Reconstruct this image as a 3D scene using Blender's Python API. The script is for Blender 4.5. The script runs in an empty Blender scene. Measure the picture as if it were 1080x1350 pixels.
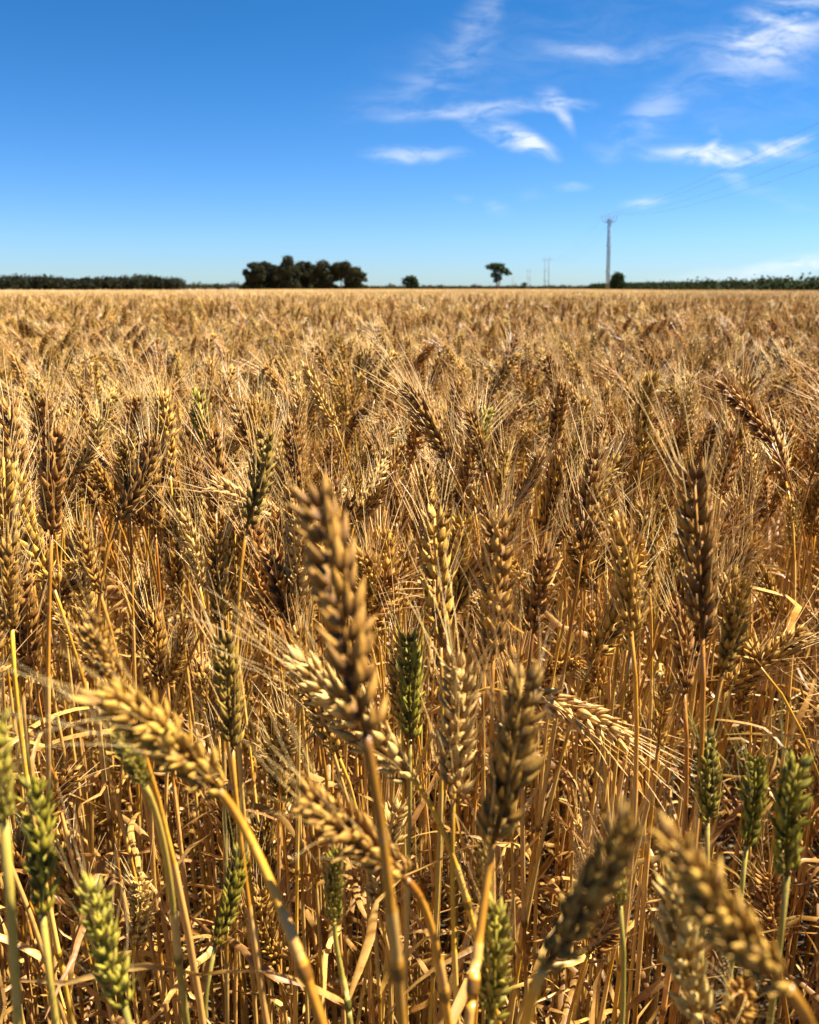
import bpy, math, random
import numpy as np
from mathutils import Vector, Matrix, Quaternion

R = math.radians
SC = bpy.context.scene
COL = SC.collection
rng = np.random.default_rng(7)
random.seed(7)

# ------------------------------------------------------------------ camera
CAMZ, PITCH, F = 0.95, 15.2, 1083.0
cd = bpy.data.cameras.new('camera')
cam = bpy.data.objects.new('camera', cd); COL.objects.link(cam)
cam.location = (0, 0, CAMZ)
cam.rotation_euler = (R(90 - PITCH), 0, 0)
cd.sensor_fit = 'HORIZONTAL'; cd.sensor_width = 5.6; cd.lens = 5.6 * F / 1080
cd.clip_start = 0.01; cd.clip_end = 20000
cd.dof.use_dof = True; cd.dof.focus_distance = 0.62; cd.dof.aperture_fstop = 2.9
SC.camera = cam
SC.cycles.max_bounces = 4; SC.cycles.diffuse_bounces = 1; SC.cycles.glossy_bounces = 2; SC.cycles.transmission_bounces = 3

# ------------------------------------------------------------------ sun, sky, exposure
SUN_EL, SUN_AZ = 56.0, 76.0          # azimuth from +Y (the view) towards +X (right)
SUN_STR, SKY_STR = 5.0, 0.05
SC.view_settings.view_transform = 'Standard'; SC.view_settings.look = 'None'
SC.view_settings.exposure = 1.95; SC.view_settings.gamma = 1.0
sd = bpy.data.lights.new('sun', 'SUN'); sd.energy = SUN_STR; sd.angle = R(0.5); sd.color = (1, 0.945, 0.83)
sun = bpy.data.objects.new('sun', sd); COL.objects.link(sun)
sdir = Vector((math.cos(R(SUN_EL)) * math.sin(R(SUN_AZ)), math.cos(R(SUN_EL)) * math.cos(R(SUN_AZ)), math.sin(R(SUN_EL))))
sun.rotation_euler = sdir.to_track_quat('Z', 'Y').to_euler()

class NB:
    """small node-building helper"""
    def __init__(s, tree):
        s.t = tree; s.n = tree.nodes; s.l = tree.links
    def new(s, typ, **kw):
        n = s.n.new(typ)
        for k, v in kw.items(): setattr(n, k, v)
        return n
    def set(s, sock, v):
        if isinstance(v, bpy.types.NodeSocket): s.l.new(v, sock)
        else: sock.default_value = v
    def math(s, op, a, b=0.0, c=0.0, clamp=False):
        n = s.new('ShaderNodeMath', operation=op, use_clamp=clamp)
        s.set(n.inputs[0], a); s.set(n.inputs[1], b); s.set(n.inputs[2], c)
        return n.outputs[0]
    def mix(s, f, a, b, blend='MIX'):
        n = s.new('ShaderNodeMix', data_type='RGBA', blend_type=blend)
        s.set(n.inputs['Factor'], f)
        for sock, v in ((n.inputs[6], a), (n.inputs[7], b)):
            if isinstance(v, tuple) and len(v) == 3: v = (*v, 1)
            s.set(sock, v)
        return n.outputs[2]
    def ramp(s, f, lo, hi):
        n = s.new('ShaderNodeMapRange', interpolation_type='SMOOTHSTEP')
        s.set(n.inputs[0], f); n.inputs[1].default_value = lo; n.inputs[2].default_value = hi
        return n.outputs[0]
    def noise(s, vec, scale, detail=2, rough=0.5, dist=0.0):
        n = s.new('ShaderNodeTexNoise')
        if vec is not None: s.l.new(vec, n.inputs['Vector'])
        n.inputs['Scale'].default_value = scale; n.inputs['Detail'].default_value = detail
        n.inputs['Roughness'].default_value = rough; n.inputs['Distortion'].default_value = dist
        return n.outputs[0]

def pixdir(x, y):
    a = R(-PITCH)
    cx, cy, cz = (x - 540) / F, (675 - y) / F, 1.0            # right, up, forward in the camera
    return Vector((cx, math.cos(a) * cz - math.sin(a) * cy, math.sin(a) * cz + math.cos(a) * cy))

SKY_LOW, SKY_HIGH = (.72, 1.02, 1.58), (.46, .90, 1.18)
def world():
    w = bpy.data.worlds.new('World'); SC.world = w; w.use_nodes = True
    b = NB(w.node_tree); b.n.clear()
    out = b.new('ShaderNodeOutputWorld'); bg = b.new('ShaderNodeBackground')
    sky = b.new('ShaderNodeTexSky', sky_type='NISHITA')
    sky.sun_disc = False; sky.sun_elevation = R(SUN_EL); sky.sun_rotation = R(SUN_AZ)
    sky.altitude = 150; sky.air_density = 1.0; sky.dust_density = 0.15; sky.ozone_density = 3.0
    hs = b.new('ShaderNodeHueSaturation'); hs.inputs['Saturation'].default_value = 1.3; hs.inputs['Value'].default_value = 0.57
    b.l.new(sky.outputs[0], hs.inputs['Color'])
    tcs = b.new('ShaderNodeTexCoord'); sps = b.new('ShaderNodeSeparateXYZ'); b.l.new(tcs.outputs['Generated'], sps.inputs[0])
    tint = b.mix(b.ramp(sps.outputs[2], 0.0, 0.32), SKY_LOW, SKY_HIGH)
    skyc = b.mix(1.0, hs.outputs[0], tint, 'MULTIPLY')
    # thin cirrus, laid out by direction in the sky (u to the right of north, v above the horizon)
    tc = b.new('ShaderNodeTexCoord'); sp = b.new('ShaderNodeSeparateXYZ'); b.l.new(tc.outputs['Generated'], sp.inputs[0])
    yy = b.math('MAXIMUM', sp.outputs[1], 0.02)
    cb = b.new('ShaderNodeCombineXYZ'); b.l.new(b.math('DIVIDE', sp.outputs[0], yy), cb.inputs[0]); b.l.new(b.math('DIVIDE', sp.outputs[2], yy), cb.inputs[1])
    uv = cb.outputs[0]
    nw = b.new('ShaderNodeTexNoise'); b.l.new(uv, nw.inputs['Vector']); nw.inputs['Scale'].default_value = 9; nw.inputs['Detail'].default_value = 4
    wsub = b.new('ShaderNodeVectorMath', operation='SUBTRACT'); b.l.new(nw.outputs['Color'], wsub.inputs[0]); wsub.inputs[1].default_value = (.5, .5, .5)
    wsc = b.new('ShaderNodeVectorMath', operation='SCALE'); b.l.new(wsub.outputs[0], wsc.inputs[0]); wsc.inputs['Scale'].default_value = 0.03
    wad = b.new('ShaderNodeVectorMath', operation='ADD'); b.l.new(uv, wad.inputs[0]); b.l.new(wsc.outputs[0], wad.inputs[1])
    uvw = wad.outputs[0]
    total = None
    #  centre x, y, half length, half width (photo pixels), tilt in degrees, strength
    clouds = [(545, 204, 66, 13, 1, .62), (640, 142, 125, 10, 4, .55), (728, 130, 24, 14, -20, .6), (742, 146, 30, 10, -55, .6), (755, 134, 34, 7, 0, .4), (672, 180, 62, 15, -22, .95),
              (700, 192, 42, 9, -30, .5), (960, 206, 100, 14, 0, .60), (925, 208, 70, 13, -4, .55), (1015, 203, 66, 9, 22, .85), (958, 212, 40, 16, -50, .60),
              (935, 196, 10, 26, -10, .35), (775, 64, 60, 12, -8, .36), (860, 70, 70, 18, 12, .18), (1010, 60, 95, 44, 18, .62), (1035, 25, 70, 40, 30, .5),
              (590, 85, 80, 34, 42, .20), (635, 18, 40, 22, 35, .26), (520, 125, 75, 20, 18, .12), (858, 155, 56, 26, 42, .36),
              (850, 266, 30, 8, 6, .45), (752, 247, 26, 6, 5, .28), (655, 274, 26, 9, -12, .25), (612, 264, 13, 6, -10, .35),
              (720, 255, 40, 9, 10, .12), (800, 205, 30, 14, -30, .14), (1030, 266, 60, 12, -12, .16), (1010, 358, 160, 13, 4, .5), (1100, 348, 100, 16, 4, .5),
              (715, 60, 260, 60, 15, .07), (980, 130, 180, 60, 10, .08)]
    for x, y, hl, hw, tilt, st in clouds:
        d = pixdir(x, y); u, v = d.x / d.y, d.z / d.y
        k = math.hypot(1, 0) / (F * pixdir(540, y).y / pixdir(540, y).length * 0 + F)
        mp = b.new('ShaderNodeMapping', vector_type='TEXTURE'); b.l.new(uvw, mp.inputs['Vector'])
        mp.inputs['Location'].default_value = (u, v, 0); mp.inputs['Rotation'].default_value = (0, 0, R(tilt))
        mp.inputs['Scale'].default_value = (hl * k * 1.3, hw * k * 1.3, 1)
        ln = b.new('ShaderNodeVectorMath', operation='LENGTH'); b.l.new(mp.outputs[0], ln.inputs[0])
        f = b.math('MULTIPLY', b.ramp(ln.outputs['Value'], 1.0, 0.0), st)
        total = f if total is None else b.math('ADD', total, f)
    # fibrous streaks
    m2 = b.new('ShaderNodeMapping'); b.l.new(uvw, m2.inputs['Vector']); m2.inputs['Rotation'].default_value = (0, 0, R(-24)); m2.inputs['Scale'].default_value = (14, 46, 1)
    fib = b.noise(m2.outputs[0], 1.0, 6, 0.62, 0.6)
    m3 = b.new('ShaderNodeMapping'); b.l.new(uvw, m3.inputs['Vector']); m3.inputs['Rotation'].default_value = (0, 0, R(50)); m3.inputs['Scale'].default_value = (12, 60, 1)
    fib2 = b.noise(m3.outputs[0], 1.0, 5, 0.6, 0.8)
    tex = b.math('ADD', b.math('MULTIPLY', b.ramp(fib, 0.34, 0.66), 0.95), b.math('MULTIPLY', b.ramp(fib2, 0.40, 0.72), 0.35))
    dens = b.math('MULTIPLY', total, tex, clamp=True)
    dens = b.math('MULTIPLY', dens, 0.82)
    colr = b.mix(dens, skyc, (5.4, 5.7, 6.2))
    b.l.new(colr, bg.inputs['Color']); bg.inputs['Strength'].default_value = SKY_STR
    b.l.new(bg.outputs[0], out.inputs[0])
world()

# ------------------------------------------------------------------ materials
def mat(name, fn):
    m = bpy.data.materials.new(name); m.use_nodes = True
    b = NB(m.node_tree); b.n.clear()
    out = b.new('ShaderNodeOutputMaterial'); p = b.new('ShaderNodeBsdfPrincipled')
    sh = fn(b, p) or p.outputs[0]
    b.l.new(sh, out.inputs['Surface'])
    return m

def vary(b, col, amount=0.35, hue=0.02):
    oi = b.new('ShaderNodeObjectInfo')
    h = b.new('ShaderNodeHueSaturation'); b.l.new(col, h.inputs['Color'])
    r = oi.outputs['Random']
    b.l.new(b.math('ADD', b.math('MULTIPLY', r, amount), 1 - amount / 2), h.inputs['Value'])
    r2 = b.math('FRACT', b.math('MULTIPLY', r, 13.7))
    b.l.new(b.math('ADD', b.math('MULTIPLY', r2, hue), 0.5 - hue / 2), h.inputs['Hue'])
    return h.outputs[0]

def translucent(b, p, col, amount, tint=1.0):
    t = b.new('ShaderNodeBsdfTranslucent'); b.l.new(col, t.inputs['Color'])
    m = b.new('ShaderNodeMixShader'); m.inputs[0].default_value = amount
    b.l.new(p.outputs[0], m.inputs[1]); b.l.new(t.outputs[0], m.inputs[2])
    return m.outputs[0]

def ear_mat(name, base, tip, trans=0.12):
    def fn(b, p):
        at = b.new('ShaderNodeAttribute', attribute_name='tt'); ar = b.new('ShaderNodeAttribute', attribute_name='rr')
        tc = b.new('ShaderNodeTexCoord')
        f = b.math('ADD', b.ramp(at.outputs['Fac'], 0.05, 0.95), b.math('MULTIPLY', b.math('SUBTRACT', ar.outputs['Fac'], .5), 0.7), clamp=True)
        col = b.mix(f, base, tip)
        mp = b.new('ShaderNodeMapping'); b.l.new(tc.outputs['Object'], mp.inputs[0]); mp.inputs['Scale'].default_value = (2100, 2100, 260)
        nz = b.noise(mp.outputs[0], 1, 3, .65)
        col = b.mix(b.ramp(nz, .35, .75), col, b.mix(0.6, col, tuple(c * .4 for c in base)))
        col = vary(b, col, .3, .015)
        b.l.new(col, p.inputs['Base Color']); p.inputs['Roughness'].default_value = .55
        p.inputs['Specular IOR Level'].default_value = .35
        bp = b.new('ShaderNodeBump'); bp.inputs['Strength'].default_value = .6; bp.inputs['Distance'].default_value = .0006
        b.l.new(nz, bp.inputs['Height']); b.l.new(bp.outputs[0], p.inputs['Normal'])
        return translucent(b, p, col, trans)
    return mat(name, fn)

def straw_mat(name, a, c, rough=.35, trans=.0, scale=(30, 30, 6), amount=.4):
    def fn(b, p):
        tc = b.new('ShaderNodeTexCoord'); mp = b.new('ShaderNodeMapping'); b.l.new(tc.outputs['Object'], mp.inputs[0]); mp.inputs['Scale'].default_value = scale
        col = b.mix(b.ramp(b.noise(mp.outputs[0], 1, 4, .6), .3, .7), a, c)
        fine = b.noise(tc.outputs['Object'], 420, 2)
        col = b.mix(b.math('MULTIPLY', b.ramp(fine, .58, .75), .5), col, tuple(x * .4 for x in a))
        ar = b.new('ShaderNodeAttribute', attribute_name='rr')
        col = b.mix(b.math('MULTIPLY', b.ramp(ar.outputs['Fac'], .7, .95), .75), col, tuple(x * .28 for x in a))
        col = b.mix(b.math('MULTIPLY', b.ramp(ar.outputs['Fac'], .42, .22), .5), col, (.66, .40, .12))
        grey = b.noise(tc.outputs['Object'], 55, 4, .7)
        col = b.mix(b.math('MULTIPLY', b.ramp(grey, .56, .72), .35), col, (.40, .27, .13))
        col = vary(b, col, amount, .02)
        b.l.new(col, p.inputs['Base Color']); p.inputs['Roughness'].default_value = rough
        if trans: return translucent(b, p, col, trans)
    return mat(name, fn)

M = {}
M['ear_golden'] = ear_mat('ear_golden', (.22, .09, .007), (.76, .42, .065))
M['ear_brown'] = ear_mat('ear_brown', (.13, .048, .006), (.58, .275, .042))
M['ear_pale'] = ear_mat('ear_pale', (.38, .19, .032), (.84, .56, .17))
M['ear_olive'] = ear_mat('ear_olive', (.12, .064, .007), (.52, .30, .04))
M['ear_green'] = ear_mat('ear_green', (.075, .062, .003), (.40, .31, .018))
M['ear_lime'] = ear_mat('ear_lime', (.17, .14, .010), (.50, .39, .045))
M['awn_straw'] = straw_mat('awn_straw', (.66, .35, .08), (.95, .69, .33), .3, .15)
M['awn_green'] = straw_mat('awn_green', (.22, .20, .04), (.46, .37, .12), .3, .15)
M['stem_gold'] = straw_mat('stem_gold', (.28, .105, .007), (.76, .39, .036), .3, .10)
M['stem_brown'] = straw_mat('stem_brown', (.18, .062, .006), (.58, .25, .024), .35, .08)
M['stem_green'] = straw_mat('stem_green', (.17, .14, .02), (.40, .28, .045), .33, .06)
M['leaf_dry'] = straw_mat('leaf_dry', (.34, .145, .02), (.78, .47, .125), .45, .42, (12, 12, 60))
M['leaf_brown'] = straw_mat('leaf_brown', (.22, .095, .02), (.46, .24, .06), .5, .35, (12, 12, 60))
M['litter_tan'] = straw_mat('litter_tan', (.12, .05, .010), (.50, .29, .075), .55, .25, (12, 12, 60))
KINDS = {'golden': ('ear_golden', 'awn_straw', 'stem_gold', 'leaf_dry'), 'brown': ('ear_brown', 'awn_straw', 'stem_brown', 'leaf_brown'),
         'pale': ('ear_pale', 'awn_straw', 'stem_gold', 'leaf_dry'), 'olive': ('ear_olive', 'awn_straw', 'stem_gold', 'leaf_dry'),
         'green': ('ear_green', 'awn_green', 'stem_green', 'leaf_brown'), 'lime': ('ear_lime', 'awn_straw', 'stem_green', 'leaf_dry')}

# ------------------------------------------------------------------ mesh collecting
class MB:
    def __init__(s): s.v = []; s.f = []; s.m = []; s.t = []; s.r = []; s.n = 0
    def add(s, v, f, mi=0, t=None, r=0.5):
        v = np.asarray(v, float); s.v.append(v); r = np.broadcast_to(np.asarray(r, float), (len(v),))
        s.f += [tuple(int(i) + s.n for i in q) for q in f]; s.m += [mi] * len(f)
        s.t.append(np.full(len(v), .5) if t is None else np.asarray(t, float)); s.r.append(np.array(r)); s.n += len(v)
    def mesh(s, name, mats, attrs=True, smooth=True):
        me = bpy.data.meshes.new(name); me.from_pydata(np.concatenate(s.v).tolist(), [], s.f)
        for m in mats: me.materials.append(m)
        me.polygons.foreach_set('material_index', s.m); me.polygons.foreach_set('use_smooth', [smooth] * len(s.f))
        if attrs:
            for nm, dat in (('tt', s.t), ('rr', s.r)):
                a = me.attributes.new(nm, 'FLOAT', 'POINT'); a.data.foreach_set('value', np.concatenate(dat))
        me.update(); return me
    def merge(s, o, mi_off, xf=None):
        v = np.concatenate(o.v)
        if xf is not None: v = v @ np.array(xf.to_3x3()).T + np.array(xf.translation)
        s.v.append(v); s.f += [tuple(i + s.n for i in q) for q in o.f]; s.m += [mi_off(k) for k in o.m]
        s.t += o.t; s.r += o.r; s.n += len(v)

def tube(mb, pts, rad, sides=5, mi=0, cap=True, rv=None):
    pts = np.asarray(pts, float); n = len(pts); rad = np.broadcast_to(rad, (n,))
    tg = np.gradient(pts, axis=0); tg /= np.linalg.norm(tg, axis=1)[:, None] + 1e-12
    ref = np.array([1, 0, 0]) if abs(tg[0][0]) < .8 else np.array([0, 1, 0])
    V = []; nrm = np.cross(tg[0], ref); nrm /= np.linalg.norm(nrm)
    for i in range(n):
        nrm = nrm - tg[i] * nrm.dot(tg[i]); nrm /= np.linalg.norm(nrm) + 1e-12; bn = np.cross(tg[i], nrm)
        for k in range(sides):
            a = 2 * math.pi * k / sides
            V.append(pts[i] + rad[i] * (math.cos(a) * nrm + math.sin(a) * bn))
    Fc = []
    for i in range(n - 1):
        for k in range(sides):
            k2 = (k + 1) % sides
            Fc.append((i * sides + k, i * sides + k2, (i + 1) * sides + k2, (i + 1) * sides + k))
    if cap: Fc += [tuple(range(sides - 1, -1, -1)), tuple((n - 1) * sides + k for k in range(sides))]
    mb.add(V, Fc, mi, np.repeat(np.linspace(0, 1, n), sides), .5 if rv is None else np.repeat(rv, sides))

def floret(nr, nl):
    """pointed, keeled husk along +Z, unit length, outer face towards +X"""
    V = []; T = []
    prof = lambda t: max(.03, (math.sin(math.pi * min(1, t * .95 + .03) ** .72) ** .9) * (1 - .55 * max(0, t - .45)))
    for i in range(nl + 1):
        t = i / nl
        for k in range(nr):
            a = 2 * math.pi * k / nr; r = prof(t) * .5
            x = math.cos(a) * r * (.82 if math.cos(a) > 0 else .45); y = math.sin(a) * r
            V.append((x + .12 * math.sin(t * math.pi) + .10 * t ** 4 - .03 * t, y, t)); T.append(t)
    Fc = [(i * nr + k, i * nr + (k + 1) % nr, (i + 1) * nr + (k + 1) % nr, (i + 1) * nr + k) for i in range(nl) for k in range(nr)]
    return np.array(V), Fc, np.array(T)

EARL = .070
def ear_geo(seed, bend, lod=0, awn_len=.05, awn_mul=1.0):
    """an ear and its awns: two MBs, axis +Z from 0 to EARL, spikelets alternate on +X / -X"""
    g = np.random.default_rng(seed); ear = MB(); aw = MB()
    nr, nl = ((7, 7), (5, 4), (4, 3), (3, 2))[lod]; fv, ff, ft = floret(nr, nl)
    N = (int(g.integers(16, 22)) if lod < 3 else 12); L = EARL
    def place(base, d, side, size, wid, r):
        d = d / np.linalg.norm(d); x = side - d * side.dot(d); x /= np.linalg.norm(x); y = np.cross(d, x)
        return base + size * (fv[:, [2]] * d + wid * (fv[:, [0]] * x + fv[:, [1]] * y))
    Z = np.array([0, 0, 1.]); florets = []
    for i in range(N + 1):
        t = (i + .35) / (N + .7); s = 1 if i % 2 else -1; term = i == N
        env = .62 + .5 * math.sin(math.pi * (t * .82 + .12)) if not term else .85
        b = np.array([s * .0010 if not term else 0, 0, t * L * .93]); X = np.array([s, 0, 0.]); Y = np.array([0, 1., 0])
        if term: X, Y = Y, X
        a0 = R(15 + g.normal(0, 5)) if not term else R(3)
        sets = [(a0 + R(5), R(16), .0114, .42, True), (a0 + R(5), R(-16), .0114, .42, True), (a0 + R(18), R(g.normal(0, 4)), .0100, .41, g.random() < .6)]
        if lod < 2: sets += [(a0 + R(2), R(33), .0092, .32, g.random() < .3), (a0 + R(2), R(-33), .0092, .32, g.random() < .3)]
        if lod == 3: sets = sets[:2]
        for tilt, fan, ln, wid, awn in sets:
            tilt += g.normal(0, R(6)); fan += g.normal(0, R(6))
            if g.random() < .10: tilt += R(g.uniform(8, 18)); wid *= .75          # a husk that has sprung open
            d = Z * math.cos(tilt) * math.cos(fan) + X * math.sin(tilt) + Y * math.sin(fan)
            o = b + Y * fan * .0052 + X * (.0016 if tilt > a0 + R(10) else .0003)
            ln2 = ln * env * g.uniform(.82, 1.14); wid *= g.uniform(.8, 1.15) ; ln2 = ln2 * (1.25 if lod == 3 else 1); rr = g.random()
            v = place(o, d, X if abs(fan) < R(9) else (X * .7 + Y * math.copysign(.7, fan)), ln2, wid * (1.3 if lod == 3 else 1), rr)
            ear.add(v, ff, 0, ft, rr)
            if awn and g.random() < (.50, .36, .15, .20)[lod]:
                al = awn_len * g.uniform(.45, 1.1) * (.65 + .5 * t); n = (7, 5, 3, 2)[lod]
                ad = d * .65 + Z * .50 + g.normal(0, .09, 3); ad /= np.linalg.norm(ad); q = np.cross(ad, g.normal(0, 1, 3)); q *= .07 * al
                tt = np.linspace(0, 1, n); P = (o + d * ln2 * .97) + np.outer(tt * al, ad) + np.outer(tt ** 2, q + X * .05 * al)
                tube(aw, P, (np.linspace(.00030, .00011, n)) * awn_mul, 3, 0, False)
    if lod < 3: tube(ear, [(0, 0, -.003), (0, 0, .2 * L), (0, 0, .6 * L), (0, 0, L * .93)], [.0013, .0012, .001, .0007], 5, 0)
    for mb in (ear, aw):                                       # bend the whole ear along an arc, in the XZ plane a little, YZ mostly
        for k, v in enumerate(mb.v):
            z = np.clip(v[:, 2], 0, None); kx, ky = bend[0] / L, bend[1] / L; K = math.hypot(kx, ky)
            if K > 1e-3:
                th = np.clip(z, 0, L * 1.15) * K; extra = z - np.clip(z, 0, L * 1.15); ux, uy = kx / K, ky / K
                off = (1 - np.cos(th)) / K + extra * np.sin(th); zz = np.sin(th) / K + extra * np.cos(th)
                p = v[:, 0] * ux + v[:, 1] * uy; qv = -v[:, 0] * uy + v[:, 1] * ux
                px = off + p * np.cos(th); pz = np.where(v[:, 2] > 0, zz - p * np.sin(th), v[:, 2])
                v[:] = np.stack([px * ux - qv * uy, px * uy + qv * ux, pz], 1)
    return ear, aw

def ribbon(mb, g, length, width, curl, twist, n=10, mi=0):
    """a dry strap leaf that starts at the origin going up-and-out along +X"""
    p = np.zeros(3); el = R(g.uniform(40, 75)); V = []; T = []; az = 0; tw = 0
    for i in range(n + 1):
        t = i / n; w = width * min(1, .35 + t * 4) * (1 - t ** 2.2) ** .8 * .5 + .0003
        d = np.array([math.cos(el) * math.cos(az), math.cos(el) * math.sin(az), math.sin(el)])
        s = np.cross(d, [0, 0, 1.0]); s = s / (np.linalg.norm(s) + 1e-9); u = np.cross(s, d)
        a = tw; c = s * math.cos(a) + u * math.sin(a); nn = np.cross(c, d)
        V += [p - c * w, p + nn * w * .45, p + c * w]; T += [t] * 3
        p = p + d * length / n; el -= curl / n * g.uniform(.3, 1.7); az += g.normal(0, .25); tw += twist / n * g.uniform(.2, 1.8)
    Fc = []
    for i in range(n):
        k = i * 3
        Fc += [(k, k + 1, k + 4, k + 3), (k + 1, k + 2, k + 5, k + 4)]
    mb.add(V, Fc, mi, T)

def stem_pts(root, base, d, n=16, mid=None):
    root, base, d = np.array(root, float), np.array(base, float), np.array(d, float); H = np.linalg.norm(base - root)
    if mid is not None:
        mid = np.array(mid, float); t1 = base - root; k1 = np.linalg.norm(base - mid)
        tm = (base - root) / H
        t = np.linspace(0, 1, n)[:, None]
        low = hermite(root, mid, np.array([0, 0, 1.]) * np.linalg.norm(mid - root) * .8, tm * np.linalg.norm(mid - root), t)
        up = hermite(mid, base, tm * k1, d / np.linalg.norm(d) * k1 * .7, t)
        return np.concatenate([low[:-1], up])
    t = np.linspace(0, 1, n)[:, None]
    t = t ** .8
    return hermite(root, base, np.array([0, 0, 1.]) * H * .9, d / np.linalg.norm(d) * H * .55, t)
def hermite(a, b, ta, tb, t):
    return (2 * t**3 - 3 * t**2 + 1) * a + (t**3 - 2 * t**2 + t) * ta + (-2 * t**3 + 3 * t**2) * b + (t**3 - t**2) * tb

def stem_mb(pts, r0=.0019, r1=.0012, sides=6, mi=0):
    """a straw with swollen dark joints and paler leaf sheaths wrapped round the length above each"""
    mb = MB(); n = len(pts); P = [pts[0]]; Q = [r0]; V = [.6]
    joints = {int(.16 * (n - 1)): .9, int(.36 * (n - 1)): .9, int(.60 * (n - 1)): 1.0} if sides > 4 else {}
    left = 0
    for i in range(1, n):
        q = r0 + (r1 - r0) * i / (n - 1)
        if i in joints:
            e = (pts[i] - pts[i - 1]) / np.linalg.norm(pts[i] - pts[i - 1])
            for off, k, v in ((-.004, 1, .6), (-.0015, 1.45, 1.0), (.0015, 1.5, 1.0), (.004, 1.15, .25)):
                P.append(pts[i] + e * off); Q.append(q * k); V.append(v)
            left = 3
        elif left > 0:
            left -= 1; P.append(pts[i]); Q.append(q * 1.22); V.append(.2)
            if left == 0:
                e = (pts[min(i + 1, n - 1)] - pts[i - 1]); e /= np.linalg.norm(e) + 1e-9
                P.append(pts[i] + e * .0012); Q.append(q); V.append(.6)
        else: P.append(pts[i]); Q.append(q); V.append(.5)
    tube(mb, np.array(P), np.array(Q), sides, mi, True, V)
    return mb

# shared meshes for the plants one can tell apart
BENDS = [(0, .05), (0, .3), (.15, -.35), (.1, .6), (-.2, .15), (.05, .9), (.3, .2), (0, -.15), (.1, .2), (-.1, .4), (.2, -.2), (0, .5), (.15, .1), (-.25, -.1)]
EARS = []
for k, bd in enumerate(BENDS):
    e, a = ear_geo(100 + k, bd, 0, awn_len=.039 + .005 * (k % 3))
    _, a2 = ear_geo(100 + k, bd, 0, awn_len=.039 + .005 * (k % 3), awn_mul=.5)
    EARS.append((e.mesh('wheat_ear', [M['ear_golden']]), a.mesh('wheat_awns', [M['awn_straw']]), a2.mesh('wheat_awns', [M['awn_straw']])))
LEAVES = []
for k in range(9):
    g = np.random.default_rng(300 + k); mb = MB()
    ribbon(mb, g, g.uniform(.10, .22), g.uniform(.003, .006), g.uniform(.4, 2.6), g.uniform(-5, 5), 14)
    LEAVES.append(mb.mesh('dry_leaf', [M['leaf_dry']]))

def set_mat(o, m):
    o.material_slots[0].link = 'OBJECT'; o.material_slots[0].material = m

def quat_for(d, roll):
    return Vector(d).normalized().to_track_quat('Z', 'Y') @ Quaternion((0, 0, 1), roll)

def chord_fix(bd):
    K = math.hypot(*bd)
    return Vector((math.sin(K / 2) * bd[0] / K, math.sin(K / 2) * bd[1] / K, math.cos(K / 2))).rotation_difference(Vector((0, 0, 1)))
def wheat_plant(root, base, d, scale, kind, label, group, variant=0, roll=0.0, mid=None, r=(.0019, .0013), leaves=2, seed=0, awn=True, fine=False, wide=1.0):
    em, am, sm, lm = (M[k] for k in KINDS[kind]); g = np.random.default_rng(seed)
    t = bpy.data.objects.new('wheat_plant', None); COL.objects.link(t); t.location = root; t.empty_display_size = .05
    t['label'] = label; t['category'] = 'wheat'; t['group'] = group
    rt = np.array(root); pts = stem_pts((0, 0, -.01), np.array(base) - rt, d, mid=None if mid is None else np.array(mid) - rt)
    so = bpy.data.objects.new('stem', stem_mb(pts, *r).mesh('wheat_stem', [sm])); COL.objects.link(so); so.parent = t
    eme, ame, ame2 = EARS[variant % len(EARS)]
    if fine: ame = ame2
    eo = bpy.data.objects.new('ear', eme); COL.objects.link(eo); eo.parent = t
    eo.location = Vector(base) - Vector(root); eo.rotation_mode = 'QUATERNION'; eo.rotation_quaternion = quat_for(d, roll) @ chord_fix(BENDS[variant % len(BENDS)]); eo.scale = (scale * wide, scale * wide, scale)
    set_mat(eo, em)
    if awn:
        ao = bpy.data.objects.new('awns', ame); COL.objects.link(ao); ao.parent = eo; set_mat(ao, am)
    for k in range(leaves):
        fr = g.uniform(.12, .70); p = pts[int(fr * (len(pts) - 1))]
        lo = bpy.data.objects.new('leaf', LEAVES[int(g.integers(len(LEAVES)))]); COL.objects.link(lo); lo.parent = t
        lo.location = p; lo.rotation_euler = (g.normal(0, .25), g.normal(0, .25), g.uniform(0, 6.28)); lo.scale = (g.uniform(.7, 1.15),) * 3
        set_mat(lo, lm if g.random() < .75 else M['leaf_dry'])
    return t

# ------------------------------------------------------------------ the ears one can pick out in the photograph
def P(x, y, d): return Vector((0, 0, CAMZ)) + pixdir(x, y).normalized() * d
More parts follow.
